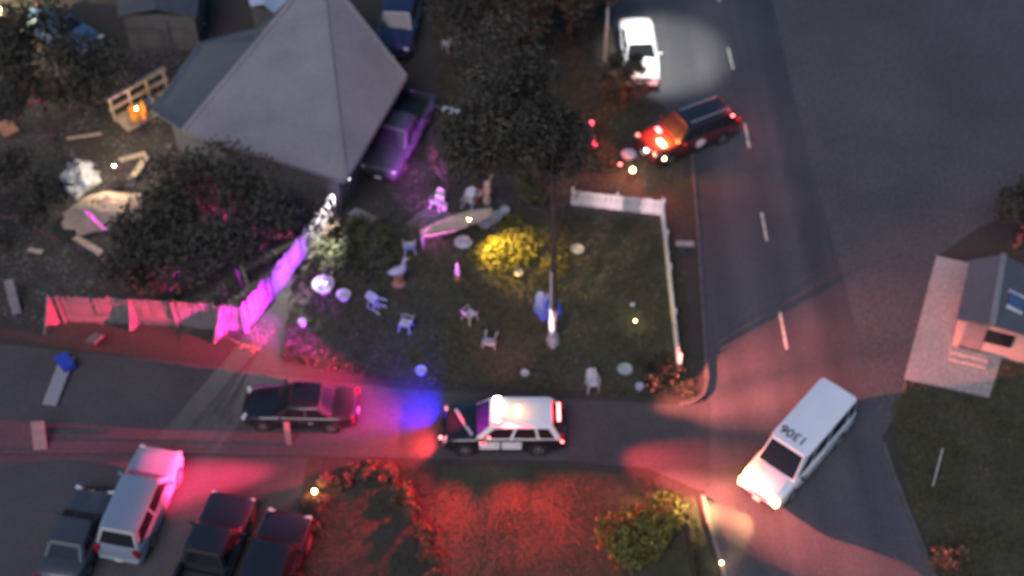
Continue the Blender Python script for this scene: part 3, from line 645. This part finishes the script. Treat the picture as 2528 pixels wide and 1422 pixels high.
# horseshoe of red lit hedge shrubs below the side street
hedge = [(722, 1440), (735, 1375), (755, 1310), (782, 1250), (822, 1205), (868, 1178), (915, 1168), (960, 1182), (993, 1222), (1018, 1272), (1044, 1325), (1062, 1380), (1078, 1440)]
for i, (x, y) in enumerate(hedge):
    lab = ('%s shrub from the bottom in the left arm of the horseshoe hedge' % ['lowest', 'second', 'third', 'fourth', 'fifth'][i] if i < 5 else
           ['shrub left of the rounded top of the horseshoe hedge', 'shrub at the very top of the horseshoe hedge', 'shrub right of the rounded top of the horseshoe hedge'][i - 5] if i < 8 else
           '%s shrub from the bottom in the right arm of the horseshoe hedge' % ['fifth', 'fourth', 'third', 'second', 'lowest'][i - 8])
    shrub('hedge_shrub', lab, x, y, .46, .60, 'leaf_russet', 800, .09, 'shrub', 'shrubs of the horseshoe hedge')
for i, (x, y, h) in enumerate(((1125, 452, 1.9), (1172, 440, 1.7), (1098, 410, 1.3), (915, 560, 1.0))):
    bare_shrub('bare_shrub', ['leggy bare shrub right of the pickup front', 'leggy bare shrub nearest the orange garden ornament', 'shorter bare shrub right of the pickup side', 'low bare shrub between the board fence end and the grey patio'][i], x, y, h, group='bare shrubs beside the pickup')
for i, (x, y, h) in enumerate(((800, 600, 1.3), (1390, 480, 1.3), (1340, 455, 1.1), (640, 860, 1.4), (1430, 420, 1.2))):
    bare_shrub('bare_shrub', ['bare shrub leaning on the bright end of the board fence', 'bare shrub at the left post of the picket fence', 'bare shrub behind the green fence bush', 'bare shrub at the magenta corner of the board fence', 'bare shrub below the dark sedan taillight'][i], x, y, h, 8, spread=.9)

def scatter(name, pix, n, size, m, up=.7):
    """grass and litter nobody could count: one mesh of small blades inside a photo outline"""
    pts = [P(x, y) for x, y in pix]; poly = np.array([(p.x, p.y) for p in pts])
    lo, hi = poly.min(0), poly.max(0); out = np.zeros((0, 2))
    while len(out) < n:
        q = rng.uniform(lo, hi, (n * 2, 2)); ins = np.zeros(len(q), bool); j = len(poly) - 1
        for i in range(len(poly)):
            (xi, yi), (xj, yj) = poly[i], poly[j]
            ins ^= ((yi > q[:, 1]) != (yj > q[:, 1])) & (q[:, 0] < (xj - xi) * (q[:, 1] - yi) / (yj - yi + 1e-9) + xi); j = i
        q = q[ins]; den = .5 + .5 * np.sin(q[:, 0] * 1.3 + 2 * np.sin(q[:, 1] * .7)) * np.sin(q[:, 1] * 1.1 + q[:, 0] * .4)
        out = np.vstack([out, q[rng.uniform(size=len(q)) < .25 + .75 * den]])
    out = out[:n]; s = size * rng.uniform(.5, 1.5, n); a = rng.uniform(0, 6.28, n); b = rng.uniform(0, 6.28, n)
    base = np.c_[out, np.full(n, .012)]; du = np.c_[np.cos(a), np.sin(a), np.zeros(n)] * (s * .35)[:, None]
    tip = base + np.c_[np.cos(b) * (1 - up), np.sin(b) * (1 - up), np.full(n, up)] * s[:, None]
    V = np.stack([base - du, base + du, tip], 1).reshape(-1, 3)
    me = bpy.data.meshes.new(name); me.vertices.add(len(V)); me.vertices.foreach_set('co', V.ravel())
    me.loops.add(3 * n); me.loops.foreach_set('vertex_index', np.arange(3 * n)); me.polygons.add(n)
    me.polygons.foreach_set('loop_start', np.arange(0, 3 * n, 3)); me.update(calc_edges=True); me.materials.append(MATS[m])
    o = bpy.data.objects.new(name, me); COL.objects.link(o); o['kind'] = 'stuff'; o['label'] = label_of[name.split('.')[0]]; o['category'] = 'grass' if 'grass' in name else 'leaf litter'
    return o
label_of = {'front_yard_grass': 'patchy grass of the front yard inside the picket fence', 'corner_grass': 'grass of the corner lawn below the side street', 'verge_grass': 'grass of the verge at the lower right',
            'yard_litter': 'fallen leaves and litter scattered over the front yard', 'left_yard_litter': 'dead leaves and rubbish over the left yards', 'top_yard_grass': 'rough dark grass under the trees at the top'}
scatter('front_yard_grass', [(830, 560), (1380, 520), (1650, 545), (1690, 700), (1715, 985), (1400, 975), (1000, 948), (830, 920), (700, 890), (720, 700)], 42000, .11, 'grass')
scatter('corner_grass', [(1090, 1150), (1400, 1158), (1600, 1180), (1715, 1235), (1735, 1310), (1790, 1480), (700, 1480), (760, 1180)], 26000, .07, 'grass')
scatter('verge_grass', [(2200, 1010), (2235, 945), (2440, 985), (2480, 860), (2700, 860), (2700, 1480), (2350, 1480), (2250, 1250)], 22000, .12, 'grass')
scatter('yard_litter', [(880, 440), (1250, 380), (1690, 420), (1690, 960), (1000, 930), (700, 870), (750, 640)], 9000, .10, 'litter', .25)
scatter('left_yard_litter', [(-50, 100), (480, 130), (420, 300), (800, 460), (740, 640), (600, 800), (-50, 800)], 14000, .13, 'litter', .3)
scatter('top_yard_grass', [(1060, -60), (1480, -60), (1520, 120), (1560, 230), (1690, 420), (1100, 440), (1080, 200)], 26000, .13, 'grass')

# ------------------------------------------------------------------ yard furniture and small things
def chair(label, x, y, rz, tip=0.0):
    c = P(x, y); t = thing('plastic_chair', label, 'chair', (c.x, c.y, 0), rz, 'white plastic chairs in the front yard')
    if tip: t.rotation_euler = (0, tip, rz); t.location.z = .30
    k = MB(); k.box((0, 0, .43), (.48, .46, .035)); k.build('seat', 'plastic_white', t, bevel=.015)
    k = MB(); k.add([(-.22, -.23, .45), (-.22, .23, .45), (-.36, .21, .88), (-.38, 0, .94), (-.36, -.21, .88), (-.25, -.23, .45), (-.25, .23, .45), (-.39, .21, .88), (-.41, 0, .94), (-.39, -.21, .88)], [(0, 1, 2, 3, 4), (9, 8, 7, 6, 5), (0, 5, 6, 1), (1, 6, 7, 2), (2, 7, 8, 3), (3, 8, 9, 4), (4, 9, 5, 0)])
    k.build('backrest', 'plastic_white', t)
    for sx in (-1, 1):
        for sy in (-1, 1):
            k = MB(); k.bar((sx * .20, sy * .20, .43), (sx * .27, sy * .26, 0), .05, .05); k.build('leg', 'plastic_white', t)
    for sy in (-1, 1):
        k = MB(); k.tube([(-.28, sy * .25, .64), (.05, sy * .28, .66), (.22, sy * .27, .62), (.22, sy * .25, .42)], [.025] * 4, 6); k.build('armrest', 'plastic_white', t)
for a in ((' white plastic chair below the bird statue', 948, 770, 2.6), ('white plastic chair right of and below the chair under the bird statue', 1002, 812, 2.9), ('white plastic chair left of the white painted trunk', 1214, 838, 4.5),
          ('white plastic chair up and left of the chair by the white trunk', 1160, 790, .8), ('white plastic chair above the bird statue', 1012, 622, 1.7), ('white plastic chair near the front of the pickup', 1080, 512, 4.2),
          ('white plastic chair beside the red bucket', 1150, 520, 1.2), ('white plastic chair by the kerb near the green bowl', 1462, 958, 4.9)):
    chair(a[0].strip(), *a[1:], tip=random.choice((0, 0, 1.45, -1.5)))
for a in (('white plastic chair nearest the top edge beyond the pickup', 1140, 105, .4), ('white plastic chair left of the topmost chair beyond the pickup', 1108, 122, 2.2)): chair(*a)

def pot(name, label, x, y, r, h, m, cat='pot', flare=1.2, fill='plastic_sheet', tip=0.0):
    c = P(x, y); t = thing(name, label, cat, (c.x, c.y, 0), random.uniform(0, 6))
    if tip: t.rotation_euler = (tip, 0, random.uniform(0, 6)); t.location.z = r * .6
    k = MB(); k.lathe([(r * .7, 0), (r, h * .5), (r * flare, h), (r * flare * 1.08, h + .02), (r * flare * .9, h + .02), (r * .85, h * .6)], 16); k.build('shell', m, t, smooth=50)
    k = MB(); k.lathe([(r * 1.0, h * .84), (r * .6, h * .95), (r * .2, h * .98)], 14); k.build('filling', fill, t, smooth=60); return t
pot('bucket', 'pale round bucket right of the board fence in the front yard', 850, 738, .26, .32, 'plastic_white', 'bucket')
pot('planter', 'large pale round planter under the violet board fence', 800, 715, .40, .40, 'ceramic')
pot('flower_pot', 'pale round pot left of two more at the edge of the lit bush', 1197, 558, .30, .28, 'ceramic')
pot('flower_pot', 'pinkish pot in the middle of three at the edge of the lit bush', 1224, 545, .26, .34, 'ceramic')
pot('flower_pot', 'pinkish pot at the right of three at the edge of the lit bush', 1246, 530, .20, .34, 'ceramic')
pot('basin', 'small pale basin under the tan canopy', 1144, 603, .32, .14, 'plastic_white', 'basin')
pot('green_bowl', 'shallow pale green bowl near the street end of the picket fence', 1542, 918, .26, .20, mat('green_ceramic', (.30, .38, .31), .35), 'bowl')
pot('bucket', 'little blue white bucket near the street corner', 1578, 962, .15, .26, mat('bucket_blue', (.36, .40, .62), .5), 'bucket')
pot('red_bucket', 'red bucket beside the tan garden ornament', 1180, 488, .24, .34, 'red_plastic', 'bucket')
pot('bucket', 'white bucket close to the kerb near the blue light patch', 1040, 922, .20, .24, 'plastic_white', 'bucket')
pot('bucket', 'small white bucket near the magenta fence corner', 748, 805, .14, .34, 'plastic_white', 'bucket')
pot('bucket', 'small white bucket beside the chair near the pickup', 1097, 518, .13, .34, 'plastic_white', 'bucket')
pot('bowl', 'small white bowl right of the lit bush', 1280, 678, .16, .12, 'plastic_white', 'bowl')
pot('bowl', 'pale bowl in the grass right of the tall trunk', 1425, 620, .24, .14, 'ceramic', 'bowl')
pot('bowl', 'small pale bowl near the street below the tall trunk', 1296, 925, .15, .12, 'plastic_white', 'bowl')
pot('violet_tub', 'violet tub at the left front of the emergency vehicle', 1552, 390, .30, .26, mat('violet', (.22, .20, .44), .5), 'tub')

# bird statue on a plinth
def bird(label, x, y, s=1.0, rz=0.0, m='ceramic'):
    c = P(x, y); t = thing('bird_statue', label, 'statue', (c.x, c.y, 0), rz)
    k = MB(); k.lathe([(.30 * s, 0), (.26 * s, .10 * s), (.16 * s, .22 * s), (.15 * s, .5 * s), (.24 * s, .58 * s)], 14); k.build('plinth', 'terracotta', t, smooth=50)
    k = MB(); k.tube([(-.42 * s, 0, .82 * s), (-.25 * s, 0, .78 * s), (0, 0, .76 * s), (.2 * s, 0, .84 * s), (.28 * s, 0, 1.0 * s), (.27 * s, 0, 1.2 * s), (.32 * s, 0, 1.34 * s), (.42 * s, 0, 1.36 * s)], [.03 * s, .15 * s, .22 * s, .19 * s, .10 * s, .075 * s, .11 * s, .06 * s], 12); k.build('bird_body', m, t, smooth=70)
    k = MB(); k.tube([(.40 * s, 0, 1.36 * s), (.56 * s, 0, 1.31 * s)], [.05 * s, .012], 8); k.build('beak', 'orange', t); return t
bird('white long necked bird statue in the middle of the front yard', 985, 700, 1.15, R(20))
bird('small pale bird statue left of the yellow lit bush', 1130, 688, .6, R(100))
# tan garden ornament (upright figure with raised stick)
c = P(1203, 500); t = thing('garden_ornament', 'tan upright garden ornament beside the red bucket', 'ornament', (c.x, c.y, 0))
k = MB(); k.lathe([(.18, 0), (.22, .25), (.12, .6), (.20, .9), (.10, 1.1)], 12); k.build('base', 'canvas_tan', t, smooth=50)
k = MB(); k.lathe([(.04, 1.05), (.17, 1.2), (.14, 1.38), (.03, 1.46)], 12); k.build('head', 'canvas_tan', t, smooth=60)
k = MB(); k.bar((.05, .05, 1.3), (.35, .35, 1.9), .05, .05); k.build('stick', 'tan_wood', t)
# sagging tan canopy on four posts
c = P(1130, 585); t = thing('canopy', 'tan cloth canopy sagging on poles above the grey patio', 'canopy', (c.x, c.y, 0), R(17))
vs = []; nx, ny = 11, 5
for j in range(ny):
    for i in range(nx):
        u_, v_ = i / (nx - 1) * 2 - 1, j / (ny - 1) * 2 - 1
        vs.append((u_ * 1.75, v_ * .48 * (1 - .55 * u_ * u_) + .1 * u_, 1.05 + .12 * u_ - .22 * (1 - u_ * u_) * (1 - v_ * v_) + random.uniform(-.02, .02)))
fs = [(j * nx + i, j * nx + i + 1, (j + 1) * nx + i + 1, (j + 1) * nx + i) for j in range(ny - 1) for i in range(nx - 1)]
k = MB(); k.add(vs, fs); o = k.build('cloth', 'canvas_tan', t, smooth=60); o.modifiers.new('thickness', 'SOLIDIFY').thickness = .015
for i in (0, nx - 1, nx * (ny - 1), nx * ny - 1):
    k = MB(); k.tube([(vs[i][0], vs[i][1], 0), vs[i]], [.025, .025], 6); k.build('pole', 'metal_pale', t)
# grey sheet metal wedge, boards and debris on the left
def plank(name, label, a, b, w, th, m, za=.1, zb=.1, cat='plank', group=None):
    pa, pb = P(*a, za), P(*b, zb); mid = (pa + pb) / 2; k = MB(); k.bar(pa - mid, pb - mid, w, th)
    o = k.build(name, m, bevel=.01); o.location = mid; return tag(o, label, cat, group)
plank('metal_sheet', 'grey metal sheet leaning beside the bright end of the board fence', (868, 520), (925, 545), .55, .03, 'metal_pale', .25, .55, 'sheet')
plank('utility_cover', 'pale rectangular cover lying on the verge outside the picket fence', (1668, 602), (1714, 602), .30, .10, 'concrete', .08, .08, 'cover')
plank('marker_post', 'white marker post standing inside the picket fence', (1560, 752), (1562, 752), .16, .16, 'plastic_white', .0, .9, 'post')
plank('long_board', 'long narrow grey board lying in the dark left of the side street', (122, 1000), (168, 880), .62, .08, mat('greyboard', (.26, .25, .28), .7), .12, .25, 'board')
plank('blue_crate', 'blue plastic crate at the upper end of the long grey board', (150, 880), (172, 910), .55, .32, 'plastic_blue', .35, .35, 'crate')
plank('pink_plank', 'broad plank leaning at the left edge above the side street', (20, 690), (42, 775), .40, .05, 'white_wood', .9, .1)
plank('lit_plank', 'small upright plank left of the side street lit red', (92, 1040), (100, 1110), .55, .06, 'white_wood', 1.0, .05)
plank('slanted_sign', 'small slanted sign above the blue crate lit pink', (222, 832), (246, 838), .60, .05, 'white_wood', .2, .6, 'sign')
plank('street_marker', 'slim marker post lit pink beside the black sedan', (706, 1042), (714, 1098), .24, .06, 'white_wood', 1.1, .02, 'post')
plank('white_bag', 'white bag lying right of the pickup tail', (1092, 270), (1134, 276), .28, .22, 'plastic_white', .14, .10, 'bag')
for i, (a, b, w) in enumerate((((295, 395), (360, 378), .30), ((330, 435), (362, 385), .35), ((165, 342), (250, 330), .20), ((70, 616), (105, 622), .25), ((185, 585), (250, 625), .35))):
    plank('loose_board', ['loose board across the top of the debris heap', 'loose board at the right side of the debris heap', 'loose board above the plastic wrapped heap', 'short pale board alone at the left', 'loose board below the tan tarpaulin'][i], a, b, w, .05, 'tan_wood', .35 if i < 2 else .15, .2, 'plank', 'loose boards around the debris heap')
def heap(name, label, x, y, rx, ry, h, m, cat, rz=0.0, rough=.12):
    c = P(x, y); vs = []; n, q = 20, 8
    for j in range(q):
        f = j / (q - 1)
        for i in range(n):
            a = 2 * math.pi * i / n; rr = (1 - f) * (1 + random.uniform(-rough, rough) * 1.5)
            vs.append((rx * rr * math.cos(a), ry * rr * math.sin(a), max(0, h * (1 - (1 - f) ** 2.2) + random.uniform(-rough, rough) * h * (0 < j))))
    fs = [(j * n + i, j * n + (i + 1) % n, (j + 1) * n + (i + 1) % n, (j + 1) * n + i) for j in range(q - 1) for i in range(n)] + [tuple((q - 1) * n + i for i in range(n))]
    k = MB(); k.add(vs, fs); o = k.build(name, m, smooth=35); o.location = (c.x, c.y, 0); o.rotation_euler.z = rz; return tag(o, label, cat)
heap('tan_tarpaulin', 'tan tarpaulin thrown over a heap in the left yard', 245, 525, 1.9, 1.15, .8, 'canvas_tan', 'tarpaulin', R(25))
heap('plastic_heap', 'grey and white plastic wrapped heap beside the tan tarpaulin', 200, 445, .95, 1.1, .9, 'plastic_sheet', 'heap', .3, .2)
heap('rubbish_sack', 'dull sack at the top left between garage and porch', 470, 62, .8, .4, .5, 'plastic_sheet', 'sack', .2, .15)
heap('blue_glow_mound', 'blue mound standing in for a glow on the grass behind the white painted trunk', 1352, 760, .55, .95, .28, 'patch_blue', 'sheet', .1, .2)  # blue glow on the grass, put into the colour of a low mound
heap('pale_sack', 'pale sack at the foot of the white painted trunk', 1366, 838, .30, .55, .45, 'ceramic', 'sack', 0, .1)
# wooden porch frame with an orange chair
a, b = P(285, 300), P(415, 228); mid = (a + b) / 2; d = b - a
t = thing('wooden_porch', 'tan wooden porch frame against the left end of the hipped house', 'porch', (mid.x, mid.y, 0), math.atan2(d.y, d.x)); Lp = d.length
for i in range(4):
    k = MB(); k.box((-Lp / 2 + Lp * i / 3, 0, .75), (.11, .11, 1.5)); k.build('post', 'tan_wood', t)
for z in (1.5, .8):
    k = MB(); k.box((0, 0, z + .06), (Lp + .3, .14 if z < 1 else .26, .10)); k.build('rail', 'tan_wood', t)
for i in range(14):
    k = MB(); k.box((-Lp / 2 + Lp * (i + .5) / 14, -.5, .12), (Lp / 14 - .02, 1.4, .05)); k.build('deck_board', 'tan_wood', t)
c = P(345, 300); t = thing('orange_armchair', 'orange armchair lit by the porch lamp', 'chair', (c.x, c.y, .15), R(200))
k = MB(); k.box((0, 0, .32), (.8, .7, .2)); k.build('seat', 'orange', t, bevel=.05)
k = MB(); k.box((-.36, 0, .62), (.18, .78, .6)); k.build('backrest', 'orange', t, bevel=.06)
for s_ in (-1, 1):
    k = MB(); k.box((.02, s_ * .38, .42), (.76, .14, .40)); k.build('armrest', 'orange', t, bevel=.05)
pot('white_pot', 'white pot on the porch right of the orange armchair', 372, 268, .20, .5, 'plastic_white')
pot('white_vase', 'white vase on the porch behind the orange armchair', 343, 282, .16, .55, 'plastic_white', 'vase')
# thin utility stake on the verge
plank('verge_stake', 'thin pale stake standing on the lower right verge', (2303, 1200), (2327, 1108), .06, .06, 'plastic_white', .02, 2.3, 'stake')
plank('rust_sheet', 'rust red sheet at the far left edge', (5, 300), (30, 330), .8, .08, 'terracotta', .6, .6, 'sheet')

# ------------------------------------------------------------------ lamps
def bulb_lamp(name, label, x, y, h, m, power, col, r=.09, cat='lamp', spot=None, size=70):
    c = P(x, y); t = thing(name, label, cat, (c.x, c.y, 0)); bpy.context.view_layer.update()
    k = MB(); k.tube([(0, 0, 0), (0, 0, h)], [.03, .025], 8); k.build('post', 'black_trim', t)
    k = MB(); k.lathe([(.02, h), (r, h + r * .5), (r * 1.05, h + r * 1.1), (r * .6, h + r * 1.8), (.01, h + r * 2.1)], 14); k.build('bulb', m, t, smooth=60)
    if power:
        if spot: lamp('beam', 'SPOT', Vector((c.x, c.y, h + r * 2.6)), power, col, t, spot, size, 1, .05)
        else: lamp('glow', 'POINT', Vector((c.x, c.y, h + r * 2.8)), power, col, t, rad=.06)
    return t
WARM = (1, .66, .30)
bulb_lamp('path_lamp', 'orange glowing path lamp under the emergency vehicle side', 1637, 412, .5, 'amber_on', 26, (1, .45, .12), .10)
bulb_lamp('path_lamp', 'warm white path lamp above the picket fence corner', 1560, 440, .45, 'amber_on', 40, WARM, .12)
bulb_lamp('red_lamp', 'small red lamp left of the violet tub', 1530, 420, .35, 'red_on', 6, (1, .05, .05), .06)
bulb_lamp('solar_light', 'tiny yellow solar light near the white marker post', 1567, 806, .35, 'amber_on', 10, (.95, .9, .35), .05)
bulb_lamp('street_corner_lamp', 'orange lamp at the upper left of the horseshoe hedge', 780, 1232, .5, 'amber_on', 30, (1, .42, .14), .10)
bulb_lamp('yard_lamp', 'bright yellow white lamp at the top left corner', 10, 70, 1.0, 'head_on', 1500, (1, .82, .48), .20)
bulb_lamp('garden_spotlight', 'garden spotlight aimed over the yellow lit bush', 1160, 598, 1.5, 'amber_on', 3600, (1, .60, .09), .05, 'spotlight', P(1270, 640), 84)
bulb_lamp('porch_lamp', 'porch lamp shining on the orange armchair', 352, 325, 1.5, 'amber_on', 80, (1, .70, .34), .06)
bulb_lamp('heap_lamp', 'small lamp lighting the plastic wrapped heap', 300, 470, 1.6, 'head_on', 260, (1, .82, .58), .06)
bulb_lamp('kerb_light', 'small round lamp on the grass beside the lower road kerb', 1780, 1396, .15, 'amber_on', 3, WARM, .07)
# wall flood light on the house corner washing the board fence
c = P(868, 520); t = thing('flood_light', 'white flood light at the house corner above the board fence', 'flood light', (c.x, c.y, 0)); bpy.context.view_layer.update()
k = MB(); k.tube([(0, 0, 0), (0, 0, 2.2)], [.05, .04], 8); k.build('post', 'black_trim', t)
k = MB(); k.box((0, 0, 2.25), (.20, .20, .12)); hd = k.build('lamp_head', 'white_on', t, bevel=.02)
lamp('flood_beam', 'SPOT', Vector((c.x, c.y - .1, 2.15)), 6500, (1, .97, .92), t, P(784, 590, .9), 56, 1, .05)
# street light over the white sedan
c = P(1492, 150); hp = P(1608, 158, 0); t = thing('street_light', 'tall street light over the white sedan at the top', 'street light', (c.x, c.y, 0)); bpy.context.view_layer.update()
arm = Vector((hp.x - c.x, hp.y - c.y, 0))
k = MB(); k.tube([(0, 0, 0), (0, 0, 3.5), (0, 0, 6.6)], [.10, .08, .06], 10); k.build('pole', 'metal_pale', t, smooth=60)
k = MB(); k.tube([(0, 0, 6.4), arm * .4 + Vector((0, 0, 7.0)), arm * .95 + Vector((0, 0, 7.05))], [.05, .045, .04], 8); k.build('arm', 'metal_pale', t, smooth=60)
k = MB(); k.box(arm + Vector((0, 0, 7.05)), (.75, .32, .14)); k.build('lamp_head', 'metal_pale', t, bevel=.05)
lamp('street_beam', 'SPOT', Vector((hp.x, hp.y, 6.9)), 2400, (1.0, 1.0, .90), t, P(1632, 140), 60, .7, .1)
